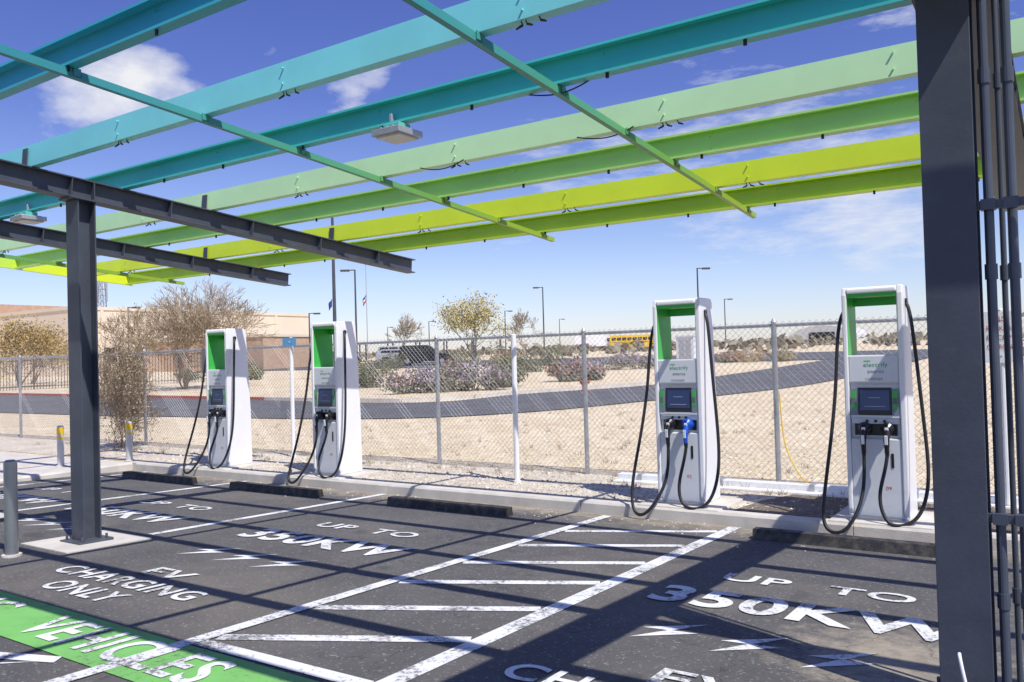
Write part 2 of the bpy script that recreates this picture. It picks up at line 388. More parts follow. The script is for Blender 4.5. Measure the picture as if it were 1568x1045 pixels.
for i,c in enumerate(cols):
    k=i-2; Y=2.93+.97*k; z=ct(Y)+.002; s=1 if k%2 else -1
    h=.21; fl=.075; th=.004; lip=.018
    P=[(0,0),(s*fl,0),(s*fl,lip),(s*(fl-th),lip),(s*(fl-th),th),(s*th,th),(s*th,h-th),(s*(fl-th),h-th),(s*(fl-th),h-lip),(s*fl,h-lip),(s*fl,h),(0,h)]
    mb=MB(); mb.ext(P,(-14.4,Y,z),(5.5,Y,z),(0,math.cos(sl_),-math.sin(sl_)),nrm)
    for xx in (-12.9,-11.6,-9.3,-6.55,-4.5,-2.5,-.9,1.6,3.6):
        for dz in (.05,.16): mb.cyl((xx,Y-.010,z+dz),(xx,Y+.010,z+dz),.007,n=6)
    mb.obj('purlin',M('purlin_paint_%d'%i,c,.38,0,.06,1.5,dirt=.10),can)
m,nt2,bs=newmat('rod_shaded_gradient_paint'); sxyz=N(nt2,'ShaderNodeSeparateXYZ'); nt2.links.new(pos(nt2),sxyz.inputs[0])
c=ramp(nt2,mrange(nt2,sxyz.outputs['Y'],1,9),[(.0,(.02,.24,.33)),(.3,(.05,.30,.31)),(.5,(.08,.35,.20)),(.7,(.16,.38,.07)),(.9,(.28,.42,.03))])  # paint gradient along the rod, colours darkened to carry underside shade
nt2.links.new(c,bs.inputs['Base Color']); bs.inputs['Roughness'].default_value=.45; m_rod=m
m,nt2,bs=newmat('fascia_gradient_paint'); sxyz=N(nt2,'ShaderNodeSeparateXYZ'); nt2.links.new(pos(nt2),sxyz.inputs[0])
c=ramp(nt2,mrange(nt2,sxyz.outputs['Y'],1,9),[(.0,(.03,.40,.52)),(.4,(.15,.6,.5)),(.6,(.4,.8,.2)),(.75,(.7,.85,.04)),(.9,(.75,.85,.03))])
nt2.links.new(c,bs.inputs['Base Color']); bs.inputs['Roughness'].default_value=.45; m_fas=m
for X in (-13.1,-5.4,-2.83,2.3):
    mb=MB(); a=-.4
    mb.ext([(-.022,-.026),(.022,-.026),(.022,.026),(-.022,.026)],(X,a,ct(a)-.032),(X,9.0,ct(9.0)-.032),(1,0,0),nrm)
    for k in range(-2,7):
        Y=2.93+.97*k; mb.box((X+.028,Y,ct(Y)-.02),(.006,.05,.05)); mb.cyl((X-.03,Y+.03,ct(Y)-.04),(X+.04,Y+.03,ct(Y)-.04),.008,n=6)
    mb.obj('sway_rod',m_rod,can)
mb=MB(); mb.ext([(0,0),(-.07,0),(-.07,.006),(-.006,.006),(-.006,.20),(-.07,.20),(-.07,.206),(0,.206)],(-14.41,-.4,ct(-.4)),(-14.41,8.85,ct(8.85)),(1,0,0),nrm); mb.obj('end_fascia',m_fas,can)
mb=MB()
for X in (-8.05,-10.74,-.45):
    for k in range(-2,7):
        Y=2.93+.97*k
        if k%2: mb.box((X-.03,Y-.006,ct(Y)+.095),(.085,.008,.17),rx=-sl_)
        else: mb.box((X,Y-.06,ct(Y)+.01),(.10,.05,.012),rx=-sl_)
mb.obj('purlin_cleats',m_steel,can)
mb=MB()
for k in (-1,1,3,5):
    Y=2.93+.97*k
    for X in (-12.8,-9.2,-6.55,-4.5,-2.5,1.8):
        for dx,sg in ((0,-1),(.09,-1),(-.03,1)):
            p=V((X+dx,Y+.03,ct(Y)+.01)); q=p+V((.02,-.01,-.035)); r=q+V((.04*-sg,-.01,-.018))
            mb.cyl(p,q,.004,n=5); mb.cyl(q,r,.008,.006,n=6)
for k in (0,2,4,6):
    Y=2.93+.97*k
    for j in range(18):
        X=-12+j*.95+random.uniform(-.1,.1); mb.box((X,Y-.06,ct(Y)-.012),(.02,.012,.035))
mb.obj('cable_tails',m_black,can)
for (xa,k) in ((-3.25,3),(-4.9,3),(-3.1,2)):
    Y=2.93+.97*k; z=ct(Y)
    curve('loose_wire',[(xa,Y,z+.01),(xa+.12,Y-.02,z-.03),(xa+.3,Y-.02,z-.06),(xa+.45,Y-.02,z-.02),(xa+.5,Y,z+.01)],.005,m_black,can)
for X,Y in ((-4.25,4.80),(-9.9,4.80)):
    z=ct(4.87)
    mb=MB(); mb.box((X,Y,z-.085),(.28,.28,.05)); mb.box((X,Y,z-.115),(.23,.23,.02),1)
    mb.box((X,Y,z-.04),(.16,.13,.06),2); mb.box((X-.09,Y+.04,z+.02),(.03,.03,.16),0); mb.cyl((X-.16,Y,z-.05),(X-.08,Y,z-.05),.016,m=0)
    for q in (-.06,0,.06): mb.box((X+q,Y,z-.058),(.012,.24,.03),0)
    mb.obj('canopy_luminaire',[m_galv,M('lens',(.6,.58,.52),.3),M('teal_box',(.12,.5,.42),.4)],can,bevel=.01)
mb=MB()
for dx,dy,r in ((.155,-.02,.021),(.245,.02,.021),(.20,.10,.013)):
    X=-.45+dx; Y=4.4+dy
    mb.cyl((X,Y,lot(Y)),(X,Y,ct(Y)-.12),r,n=14)
    for z in (.5,2.0,2.9): mb.cyl((X,Y,z),(X,Y,z+.07),r+.006,n=14)
for z in (.91,2.34):
    mb.box((-.45+.17,4.365,z),(.34,.03,.04))
    for dx in (.155,.245): mb.box((-.45+dx,4.36,z+.0),(.06,.05,.05))
mb.obj('conduits',M('conduit_paint',(.085,.10,.13),.4,.2,.1),can,smooth=False)
curve('white_cable',[(-.47,4.26,.30),(-.47,4.22,.32),(-.44,4.2,.15),(-.40,4.2,.0)],.008,m_white,can)

# ---------------------------------------------------------------- chargers
def text_on(body,cx,cz,wd,ht,yy,mat,parent,name):
    return text(body,cx,cz,wd,ht,mat=mat,parent=parent,name=name,bold=.0,world=lambda a,b:(a,yy,b))
m_dgreen=M('logo_green',(.02,.3,.1),.5); m_dgrey=M('logo_grey',(.15,.16,.17),.5); m_slate=M('slate_label',(.20,.26,.30),.4)
def charger(X,blue=False,flip=0):
    e=empty('ev_charger',(X,8.73,0))
    W=.28
    mb=MB()
    prof=[(0.03,.02),(-.0,.10),(.0,2.22),(.025,2.30),(.36,2.30),(.40,2.26),(.47,.9),(.48,.02)]
    mb.ext(prof,(-W,0,0),(-W+.045,0,0),(0,1,0),(0,0,1),0)
    mb.ext(prof,(W-.055,0,0),(W,0,0),(0,1,0),(0,0,1),0)
    mb.ext([(0.002,2.235),(.002,2.275),(.025,2.297),(.36,2.297),(.40,2.262),(.405,2.235)],(-W+.045,0,0),(W-.055,0,0),(0,1,0),(0,0,1),0)
    mb.ext([(.012,.03),(.012,.80),(.05,.80),(.05,.99),(.02,1.0),(.045,1.33),(.012,1.35),(.012,1.62),(.41,1.62),(.46,.03)],(-W+.045,0,0),(W-.055,0,0),(0,1,0),(0,0,1),1)
    mb.obj('cabinet',[m_white,m_light],e,bevel=.012)
    mb=MB()
    mb.ext([(.02,1.625),(.02,2.234),(.40,2.234),(.415,1.625)],(-W+.0455,0,0),(-W+.049,0,0),(0,1,0),(0,0,1),0)
    mb.ext([(.02,1.625),(.02,2.234),(.40,2.234),(.415,1.625)],(W-.059,0,0),(W-.0555,0,0),(0,1,0),(0,0,1),0)
    mb.ext([(.02,2.20),(.02,2.234),(.40,2.234),(.40,2.20)],(-W+.049,0,0),(W-.059,0,0),(0,1,0),(0,0,1),0)
    mb.bx(-W+.049,W-.059,.35,.372,2.12,2.199,0)
    mb.bx(-.225,-.168,.004,.012,1.03,1.29,2); mb.bx(.155,.212,.004,.012,1.03,1.29,2)
    mb.bx(-.218,-.175,.002,.0035,1.10,1.27,0); mb.bx(.162,.205,.002,.0035,1.10,1.27,0)
    mb.bx(-.215,-.178,.000,.0018,1.14,1.20,1); mb.bx(.165,.202,.000,.0018,1.14,1.20,1)
    mb.obj('green_liner',[m_green,m_dgrey,m_slate],e)
    mb=MB()
    mb.box((-.005,.028,1.165),(.31,.012,.27),0,rx=-.075); mb.box((-.005,.0205,1.175),(.27,.006,.20),1,rx=-.075)
    mb.bx(-.20,.19,.038,.049,.83,.945,0)
    mb.bx(.13,.155,.006,.0115,.52,.66,0)
    mb.obj('screen_and_holster',[m_blackg,m_screen,m_galv],e,bevel=.003)
    mb=MB()
    mb.bx(-.10,.09,.0105,.0125,1.115,1.118,1); mb.bx(-.06,.05,.0105,.0125,1.20,1.203,1)
    mb.bx(-.225,.215,.006,.0118,1.005,1.028,1); mb.bx(-.225,.215,.022,.046,.945,1.0,1)
    for q in(-.08,0,.08): mb.cyl((q,.005,.972),(q,.022,.972),.014,n=12,m=3)
    mb.bx(-.09,-.03,.010,.0115,1.56,1.568,2); mb.obj('trim',[m_white,m_light,m_green,m_blackg],e)
    text_on('electrify',.015,1.52,.22,.055,.0105,m_dgreen,e,'label')
    text_on('america',.015,1.46,.15,.034,.0105,m_dgrey,e,'label')
    text_on('CHARGER',.0,1.385,.16,.024,.0105,m_dgrey,e,'label')
    text_on('%02d'%random.randint(1,9),.10,.32,.05,.035,.0105,m_red,e,'label')
    for i,(hx) in enumerate((-.10,.11)):
        mm=1 if (blue and i==1) else 0
        mb=MB()
        mb.cyl((hx,.045,.89),(hx,-.03,.905),.058,.062,n=16,m=mm)
        mb.cyl((hx,-.03,.905),(hx,-.07,.895),.062,.034,n=16,m=mm)
        mb.cyl((hx,-.04,.91),(hx,-.095,.80),.033,.028,n=12,m=mm)
        mb.cyl((hx,-.095,.80),(hx,-.085,.70),.028,.022,n=12,m=mm)
        mb.cyl((hx,-.085,.70),(hx,-.08,.64),.024,.018,n=12,m=0)
        mb.box((hx,-.06,.95),(.03,.05,.02),mm)
        mb.box((hx+.0,-.120,.80),(.030,.012,.09),2,rx=.1); mb.box((hx,-.075,.90),(.035,.012,.035),2)
        mb.obj('connector',[m_blackg,m_bluep,m_white],e,smooth=False,bevel=.004)
    j=lambda a=.03: random.uniform(-a,a)
    curve('left_cable',[(-.27,.16,2.08),(-.31,.10,2.06),(-.345,.04,1.80),(-.35,-.02,1.3),(-.40+j(),-.14,.70),(-.47+j(),-.26,.25),(-.46+j(),-.36,-.06),(-.30+j(),-.38,-.10),(-.16+j(),-.33,.05),(-.08+j(),-.18,.30),(-.10,-.09,.52),(-.10,-.08,.66)],.0175,m_black,e)
    curve('right_cable',[(.27,.16,2.14),(.31,.14,2.12),(.345,.10,1.9),(.39,.05,1.4),(.45+j(),.0,.80),(.47+j(),-.08,.40),(.40+j(),-.20,.06),(.22+j(),-.26,-.01),(.08+j(),-.24,.06),(.02+j(),-.18,.30),(.10,-.10,.52),(.11,-.08,.66)],.0175,m_black,e)
    mb=MB(); mb.cyl((-.275,.16,2.08),(-.30,.16,2.08),.03,n=10); mb.cyl((.275,.16,2.14),(.30,.16,2.14),.03,n=10); mb.obj('cable_glands',m_blackg,e)
    mb=MB(); mb.bx(-.42,.52,-.26,.60,-.1,.02); mb.bx(-.27,.27,.015,.47,.02,.05,1); mb.obj('concrete_pad',[m_conc,m_light],e,bevel=.01)
for X,b in ((-11.87,0),(-9.30,0),(-3.67,1),(-1.62,0)): charger(X,b)

# ---------------------------------------------------------------- fence
fe=empty('chain_link_fence'); FY=10.42
mb=MB()
for i in range(13):
    X=-.37-2.71*i+2.71; mb.cyl((X,FY,-.05),(X,FY,2.04),.033,n=10); mb.cyl((X,FY,2.04),(X,FY,2.09),.038,.01,n=10)
    for z in (.4,.9,1.4,1.85): mb.cyl((X,FY,z),(X,FY,z+.02),.037,n=10)
mb.cyl((-32,FY,2.0),(5,FY,2.0),.022,n=8)
mb.obj('posts_and_rail',m_galv,fe)
mb=MB(); x0,x1,z0,z1=-32,5,.04,2.05; p=.080; x=x0-2
while x<x1:
    for sgn in (1,-1):
        a=(x,z0) if sgn>0 else (x+(z1-z0),z0); b=(x+(z1-z0),z1) if sgn>0 else (x,z1)
        y=FY-.030-.004*sgn
        mb.cyl((a[0],y,a[1]),(b[0],y,b[1]),.0025,n=3,cap=False)
    x+=p
mb.cyl((x0,FY-.03,.05),(x1,FY-.03,.05),.003,n=4)
mb.obj('wire_mesh',m_galvd,fe)

mb=MB(); mb.bx(-5.1,4,10.0,10.14,.02,.10,0); mb.bx(-5.1,4,9.86,10.0,0,.03,0)
for k in range(8): mb.bx(-4.8+k*1.1,-4.74+k*1.1,9.98,10.16,0,.115,1)
mb.obj('white_cable_tray',[m_white,m_galv],bevel=.008)
mb=MB(); mb.add([(-3.05,8.62,.006),(4,8.62,.006),(4,9.84,.006),(-2.75,9.84,.006),(-2.95,9.3,.006)],[(0,1,2,3,4)]); mb.obj('dark_ground_bed',sand('dark_ground',(.13,.11,.09),(.30,.25,.20),30))  # flat sheet, darker ground colour than the gravel
curve('yellow_rope',[(-3.02,10.36,1.15),(-3.0,10.34,.9),(-2.98,10.30,.55),(-2.85,10.25,.3),(-2.7,10.1,.12),(-2.6,10.0,.13)],.008,m_yellow)
m_gb=M('grey_bollard',(.50,.51,.52),.5); m_sb=M('steel_bollard',(.34,.35,.36),.35,.7)
def bollard(X,Y,z,h,r,mt,band):
    mb=MB(); mb.cyl((0,0,-.05),(0,0,h),r,n=20); mb.cyl((0,0,h),(0,0,h+.015),r,r*.6,n=20)
    if band:
        mb.cyl((0,0,h-.14),(0,0,h-.02),r+.002,n=20,m=1); mb.cyl((0,0,h-.22),(0,0,h-.18),r+.002,n=20,m=1)
    mb.cyl((0,0,0),(0,0,.02),r*1.5,n=16,m=2)
    mb.obj('bollard',[mt,m_yellow,m_conc],loc=(X,Y,z))
bollard(-14.7,7.6,0,.70,.055,m_gb,1); bollard(-14.25,8.6,0,.70,.055,m_gb,1)
bollard(-7.95,3.66,lot(3.66),.85,.055,m_sb,0)
def post(name,X,Y,h,r,mt,sign=None,z=0):
    mb=MB(); mb.cyl((0,0,-.05),(0,0,h),r,n=10); mb.cyl((0,0,h),(0,0,h+.01),r,r*.5,n=10); mb.cyl((0,0,0),(0,0,.03),r*1.5,n=10)
    mats=[mt]
    if sign:
        w_,z0_,z1_,sm=sign; mb.bx(-w_/2,w_/2,-r-.008,-r-.003,z0_,z1_,1); mats.append(sm)
        for q in(z0_+.08,z1_-.08): mb.cyl((0,-r-.014,q),(0,-r-.003,q),.01,n=6)
    return mb.obj(name,mats,loc=(X,Y,z))
post('white_post',-6.27,9.33,2.0,.036,m_white)
post('sign_post',-11.7,10.2,2.15,.036,m_white,(.36,2.0,2.15,M('blue_sign',(.12,.38,.68),.4)))
post('parking_sign',-13.0,9.4,2.0,.03,m_galv,(.30,1.55,2.0,m_dgrey))
sg=post('parking_sign',-.60,9.95,2.05,.03,m_white,(.36,1.50,2.03,m_white))
for k,(s_,ht) in enumerate((('NO',.06),('PARKING',.05),('EXCEPT',.05),('CHARGING',.05))):
    text_on(s_,0,1.95-k*.095,.26 if k else .12,ht,-.042,m_red,sg,'sign_text')

# ---------------------------------------------------------------- vegetation
def rv(a): return V((random.uniform(-a,a),random.uniform(-a,a),random.uniform(-a,a)))
def grow(mb,p,d,L,r,depth,tips,spread=.55,gn=(2,4),sides=5,upb=.12,rmin=0):
    q=p
    for s in range(3):
        d=(d+rv(.14)+V((0,0,upb*.3))).normalized(); q2=q+d*(L/3); mb.cyl(q,q2,max(rmin,r*(1-.22*s)),max(rmin,r*(1-.22*(s+1))),n=sides if depth>1 else 3,cap=False); q=q2
        if depth>0 and s==1 and random.random()<.8: grow(mb,q,(d+rv(spread*1.3)).normalized(),L*.62,r*.45,depth-1,tips,spread,gn,sides,upb,rmin)
    if depth<=1: tips.append(q)
    if depth>0:
        for _ in range(random.randint(*gn)):
            nd=(d+rv(spread)+V((0,0,upb))).normalized(); grow(mb,q,nd,L*random.uniform(.62,.82),r*.55,depth-1,tips,spread,gn,sides,upb,rmin)
def tree(name,X,Y,h,wood,leaf=None,stems=1,depth=5,spread=.6,nl=0,ls=.06,clump=.3,z=None,gn=(2,3),rt=.02,upb=.12,rmin=0,wid=1):
    mb=MB(); tips=[]
    L=h*.28
    for s in range(stems):
        d=V((random.uniform(-.5,.5),random.uniform(-.5,.5),1)) if stems>1 else V((0,0,1))
        grow(mb,V((random.uniform(-.1,.1)*stems*.3,random.uniform(-.1,.1)*stems*.3,-.05)),d.normalized(),L,h*rt/(stems**.35),depth,tips,spread,gn,5,upb,rmin)
    mt=max(v[2] for v in mb.v); k=h/mt
    mb.v=[(v[0]*k*wid,v[1]*k*wid,v[2]*k) for v in mb.v]
    for _ in range(nl):
        t=random.choice(tips)*k; t=V((t.x*wid,t.y*wid,t.z))+V((random.gauss(0,clump),random.gauss(0,clump),random.gauss(0,clump*.7)))
        a=rv(1).normalized(); b=a.orthogonal().normalized(); s1=ls*random.uniform(.5,1.3)
        mb.add([t-a*s1,t+b*s1*.5,t+a*s1,t-b*s1*.5],[(0,1,2,3)],1)
    return mb.obj(name,[wood]+([leaf] if leaf else []),loc=(X,Y,gz(Y) if z is None else z))
m_wood=M('grey_bark',(.22,.18,.14),.9); m_twig=M('pale_twigs',(.42,.33,.22),.9,island=.4); m_dry=M('dry_twigs',(.30,.23,.15),.9,island=.5)
m_pv=M('paloverde_leaf',(.66,.54,.20),.8,0,.25,1,island=.5); m_olive=M('olive_leaf',(.20,.21,.11),.8,0,.3,1,island=.5)
m_orange=M('dry_orange_leaf',(.52,.38,.15),.8,0,.3,1,island=.5); m_dryleaf=M('dry_leaf',(.46,.37,.25),.9,island=.5)
tree('palo_verde_tree',-47.8,64.2,6.4,m_wood,m_pv,3,5,.7,4200,.11,.45)
tree('bare_tree',-46.3,71.2,5.2,m_twig,None,2,5,.65,gn=(2,3),rmin=.014)
tree('bare_tree',-60.5,67.7,5.4,m_twig,None,2,5,.65,rmin=.014)
tree('bare_tree',-38.6,28.2,6.3,m_twig,None,5,5,.75,gn=(2,3),rt=.014,rmin=.009,wid=1.1)
tree('bare_tree',-41.5,28.5,5.4,m_twig,None,5,5,.8,gn=(2,3),rt=.014,rmin=.009,wid=1.1)
tree('bare_tree',-46.5,28.5,5.2,m_twig,m_orange,4,5,.75,700,.06,.2,rt=.015,rmin=.010)
tree('dry_shrub',-16.35,9.75,2.6,m_dry,m_dryleaf,10,5,.75,2600,.024,.09,z=0,rt=.012,upb=.05,gn=(2,3),rmin=.003,wid=.55)
tree('dry_shrub',-16.9,10.0,1.6,m_dry,m_dryleaf,8,4,.9,1200,.024,.08,z=0,rt=.012,upb=.0,rmin=.003,wid=.8)
tree('desert_tree',-63,29.8,5.0,m_wood,m_orange,4,5,.8,5200,.09,.45,wid=1.2)
tree('desert_tree',-70,34,4.6,m_wood,m_orange,3,5,.75,3000,.09,.45,wid=1.2)
def bush(name,X,Y,r,h,cols,n=1500,ls=.05,z=None):
    mb=MB()
    subs=[(random.uniform(-.55,.55)*r,random.uniform(-.55,.55)*r,random.uniform(.25,.6)*h,random.uniform(.35,.6)) for _ in range(7)]
    for i in range(n):
        sx_,sy_,sz_,sr=random.choice(subs); d=rv(1)
        while d.length>1 or d.length<.2: d=rv(1)
        d=d.normalized()*(d.length**.4)
        p=V((sx_+d.x*sr*r,sy_+d.y*sr*r,max(.02,sz_+d.z*sr*h*.75)))
        a=(rv(1)+V((0,0,.6))).normalized(); b=a.orthogonal().normalized(); s1=ls*random.uniform(.6,1.5)
        mi=0 if random.random()<.35 or p.z<h*.3 else random.randint(0,len(cols)-1)
        mb.add([p-a*s1,p+b*s1*.45,p+a*s1,p-b*s1*.45],[(0,1,2,3)],mi)
    for i in range(14):
        a=random.uniform(0,6.3); mb.cyl((0,0,0),(math.cos(a)*r*.7,math.sin(a)*r*.7,h*random.uniform(.4,.8)),.015,.005,n=3,cap=False)
    return mb.obj(name,cols,loc=(X,Y,gz(Y) if z is None else z))
m_sage=M('sage_leaf',(.28,.27,.20),.85,0,.3,1,island=.6); m_mauve=M('mauve_flower',(.60,.46,.60),.85,0,.2,1,island=.4); m_rust=M('rust_flower',(.55,.28,.22),.85,0,.2,1,island=.4)
m_straw=M('straw',(.50,.42,.24),.85,0,.2,1,island=.4)
for X,Y,r,h,cs in ((-22.6,25.7,1.0,1.1,[m_sage,m_mauve,m_rust]),(-21.9,26.3,1.0,1.25,[m_sage,m_mauve,m_mauve]),(-21.1,26.8,1.0,1.35,[m_sage,m_mauve,m_straw]),(-20.3,27.3,1.0,1.3,[m_sage,m_mauve,m_mauve]),(-19.6,27.7,.95,1.15,[m_sage,m_mauve,m_sage]),
    (-22.3,27.5,.9,1.4,[m_sage,m_rust]),(-19.9,29.5,.9,1.3,[m_olive,m_sage]),
    (-19.4,32.6,.8,1.0,[m_sage,m_rust]),(-18.7,33.2,.95,1.2,[m_sage,m_rust,m_mauve]),(-18.0,33.7,.7,.8,[m_sage,m_rust]),(-21.8,43.2,1.2,1.2,[m_sage,m_mauve]),(-20.3,43.8,1.2,1.0,[m_sage,m_mauve]),
    (-27.8,29.5,1.2,1.5,[m_olive,m_sage]),(-29.2,30,1.1,1.3,[m_olive,m_straw]),(-26.8,42,1.2,1.2,[m_olive]),(-29,42.4,1.2,1.2,[m_olive,m_straw]),(-30.8,51,1.4,1.6,[m_olive]),(-36,47,1.5,1.6,[m_olive,m_sage]),(-33,48,1.3,1.4,[m_olive,m_rust]),
    (-19.8,50,1.3,.9,[m_sage,m_rust]),(-18,50,1.3,.8,[m_sage,m_rust]),(-16.4,50.2,1.1,.8,[m_straw,m_rust]),(-14.5,50,1.1,.8,[m_straw,m_sage]),
    (-49,39,1.3,1.3,[m_olive]),(-46,37,1.0,1.0,[m_olive,m_straw]),(-52,36,1.1,1.0,[m_olive]),(-43,47,1.5,1.5,[m_olive,m_sage])):
    bush('flowering_shrub' if m_mauve in cs or m_rust in cs else 'desert_shrub',X,Y,r,h,cs,1100,.06)
mb=MB()
for i in range(800):
    Y=random.uniform(68,420); X=random.uniform(-1.7,.35)*Y
    if -100<X<-80 and 40<Y<85: continue
    z=gz(Y); r=random.uniform(.6,1.6)*(1+Y/400); h=r*random.uniform(.4,.8)
    for _ in range(14):
        p=V((X,Y,z))+V((random.uniform(-r,r),random.uniform(-r,r)*.5,random.uniform(0,h)))
        a=rv(1).normalized(); b=a.orthogonal().normalized(); s=r*.35
        mb.add([p-a*s,p+b*s*.6,p+a*s,p-b*s*.6],[(0,1,2,3)])
mb.obj('distant_scrub',M('scrub_leaf',(.30,.26,.18),.9,0,.3,.05,island=.4))
mb=MB()
for i in range(320):
    X=random.uniform(-20,2); Y=random.uniform(10.6,22) if random.random()<.6 else random.uniform(9.5,10.5)
    for _ in range(12):
        p=V((X,Y,gz(Y)))+V((random.uniform(-.05,.05),random.uniform(-.05,.05),0)); q=p+V((random.uniform(-.07,.07),random.uniform(-.07,.07),random.uniform(.03,.12))); mb.add([p+V((-.004,0,0)),p+V((.004,0,0)),q],[(0,1,2)])
mb.obj('dry_grass_tufts',m_dryleaf)

# ---------------------------------------------------------------- buildings
m_beige=M('beige_stucco',(.74,.64,.49),.9,0,.06,.3); m_brown=M('brown_brick',(.46,.30,.20),.9,0,.15,2); m_win=m_glass
def building(name,x0,x1,y0,y1,zt,band,wins):
    e=empty(name); z0=gz(y0)-.5; mb=MB(); mb.bx(x0,x1,y0,y1,z0,zt); mb.obj('walls',m_beige,e)
    mb=MB(); mb.bx(x0-.1,x1+.1,y0-.1,y1+.1,zt,zt+band,0); mb.obj('parapet',m_beige if band<.5 else m_brown,e)
    mb=MB(); z=gz((y0+y1)/2)
    for yy in wins:
        mb.bx(x1+.003,x1+.05,yy,yy+1.6,z+1.0,z+2.6,0); mb.bx(x1+.003,x1+.08,yy-.1,yy+1.7,z+2.6,z+2.75,1)
        mb.bx(x1+.003,x1+.08,yy-.1,yy+1.7,z+.88,z+1.0,1)
    for yy in range(int(y0)+3,int(y1),6): mb.bx(x1+.002,x1+.12,yy,yy+.35,z-.8,zt-.02,1)
    mb.bx(x1+.003,x1+.06,y0+8,y0+9.2,z,z+2.3,0)
    mb.obj('windows_and_piers',[m_win,m_beige],e)
    return e
building('beige_building',-120,-88,47,80,8.0,.35,(50,54,60,66,71,75))
building('brown_top_building',-150,-106,28,62,8.6,1.0,(32,38,44,50))
e=empty('low_brick_annex'); mb=MB(); mb.bx(-86,-66,54,62,.5,4.3); mb.obj('walls',M('tan_brick',(.55,.38,.25),.9,0,.12,2),e)
mb=MB(); mb.bx(-86.1,-65.9,53.9,62.1,4.3,4.55); mb.bx(-80,-79,53.97,53.999,1.4,3.6,1); mb.bx(-75,-73.5,53.97,53.999,2.2,3.4,1); mb.obj('roof_and_openings',[m_beige,m_glass],e)
e=empty('white_hangar'); mb=MB()
pr=[(-8,0),(-8,2.2),(-6,3.6),(-3,4.4),(0,4.7),(3,4.4),(6,3.6),(8,2.2),(8,0)]
mb.ext(pr,(-50,208,2.4),(-50,226,2.4),(1,0,0),(0,0,1)); mb.bx(-53,-47,207.9,207.99,2.4,5.4,1); mb.obj('shell',[M('hangar_grey',(.60,.60,.57),.7),m_glass],e)
e=empty('parking_shade_structure'); mb=MB(); a=V((-70.8,72.8,0)); b=V((-57,82,0)); d=(b-a).normalized(); s=V((-d.y,d.x,0))
mb.ext([(-2.5,3.75),(2.5,3.9),(2.5,4.05),(-2.5,3.9)],a,b,s,(0,0,1)); mb.obj('roof',m_white,e)
mb=MB()
for k in range(6):
    p=a.lerp(b,k/5)
    for q in(-2,2): mb.cyl((p.x+s.x*q,p.y+s.y*q,1.2),(p.x+s.x*q,p.y+s.y*q,3.8),.09)
mb.obj('posts',m_steel,e)
mb=MB(); a=V((-72,18.5)); b=V((-47,36)); n=150
for k in range(n+1):
    p=a.lerp(b,k/n); z=gz(p.y); big=k%12==0; mb.cyl((p.x,p.y,z),(p.x,p.y,z+2.1),.05 if big else .022,n=4,cap=False)
for hh in (.2,1.95):
    for k in range(0,n,10):
        p=a.lerp(b,k/n);q=a.lerp(b,(k+10)/n); mb.cyl((p.x,p.y,gz(p.y)+hh),(q.x,q.y,gz(q.y)+hh),.03,n=4,cap=False)
mb.obj('steel_picket_fence',M('brown_steel',(.12,.075,.05),.6))
mb=MB(); X,Y=-126,72; Hh=17
def lg(z): return .9*(1-z/ (Hh*1.3))
for z in range(0,Hh):
    c0=[V((X+a*lg(z),Y+b*lg(z),z)) for a,b in((-1,-1),(1,-1),(1,1),(-1,1))]; c1=[V((X+a*lg(z+1),Y+b*lg(z+1),z+1)) for a,b in((-1,-1),(1,-1),(1,1),(-1,1))]
    for k in range(4): mb.cyl(c0[k],c1[k],.07,n=4,cap=False); mb.cyl(c0[k],c1[(k+1)%4],.04,n=3,cap=False); mb.cyl(c1[k],c1[(k+1)%4],.04,n=3,cap=False)
for a in(-1.3,1.3): mb.cyl((X+a,Y,12),(X+a,Y,16.5),.14,n=6); mb.cyl((X+a,Y,14),(X,Y,14),.06,n=4)
mb.obj('lattice_tower',m_galv)

m_pole=M('bronze_pole',(.07,.07,.075),.5)
def lamp(X,Y,zt,arm=1,rz=.6,r=.085):
    z=gz(Y); mb=MB(); mb.cyl((0,0,0),(0,0,zt-z),r,r*.7,n=8); mb.cyl((0,0,0),(0,0,.7),.22,n=12,m=1)
    mb.box((arm*.45,0,zt-z-.03),(.9,.10,.07)); mb.box((arm*.75,0,zt-z-.06),(.62,.36,.14)); mb.box((arm*.75,0,zt-z-.135),(.5,.28,.01),1)
    mb.obj('street_lamp',[m_pole,m_conc],loc=(X,Y,z),rz=rz)
lamp(-47.4,76.5,9.1,-1); lamp(-26,66.8,8.7,1); lamp(-38,107,8.5,1); lamp(-65,94.8,8.0,1); lamp(-81.8,137.8,8.6,1); lamp(-44.3,44.9,8.5,-1); lamp(-61,55.5,6.4,1); lamp(-70.7,42.8,7.1,1); lamp(-83,100,7.5,1); lamp(-110,120,8,1)
def flag(X,Y,h,r,zf,cols,rz,pm,sc=1):
    z=gz(Y); mb=MB(); mb.cyl((0,0,0),(0,0,h),r,r*.6,n=10); mb.cyl((0,0,h),(0,0,h+.12),.1,.02,n=8)
    n=6
    f_=lambda a,b:(r+(a*.055*sc)*(1-.25*b/3),math.sin(a*1.9+b*.6)*.06,zf-a*.06*sc-b*.17*sc)
    for i in range(n):
        for j,m_ in enumerate((1,2,3)): mb.quad(f_(i,j),f_(i+1,j),f_(i+1,j+1),f_(i,j+1),m_)
    mb.obj('flagpole',[pm]+cols,loc=(X,Y,z),rz=rz)
m_navy=M('navy',(.04,.07,.26),.8)
flag(-36.8,35.5,10,.13,4.9,[m_navy,m_navy,m_navy],3.6,m_steel,.8); flag(-45.2,47.0,8.3,.04,5.9,[m_navy,m_white,m_red],3.4,m_galv)

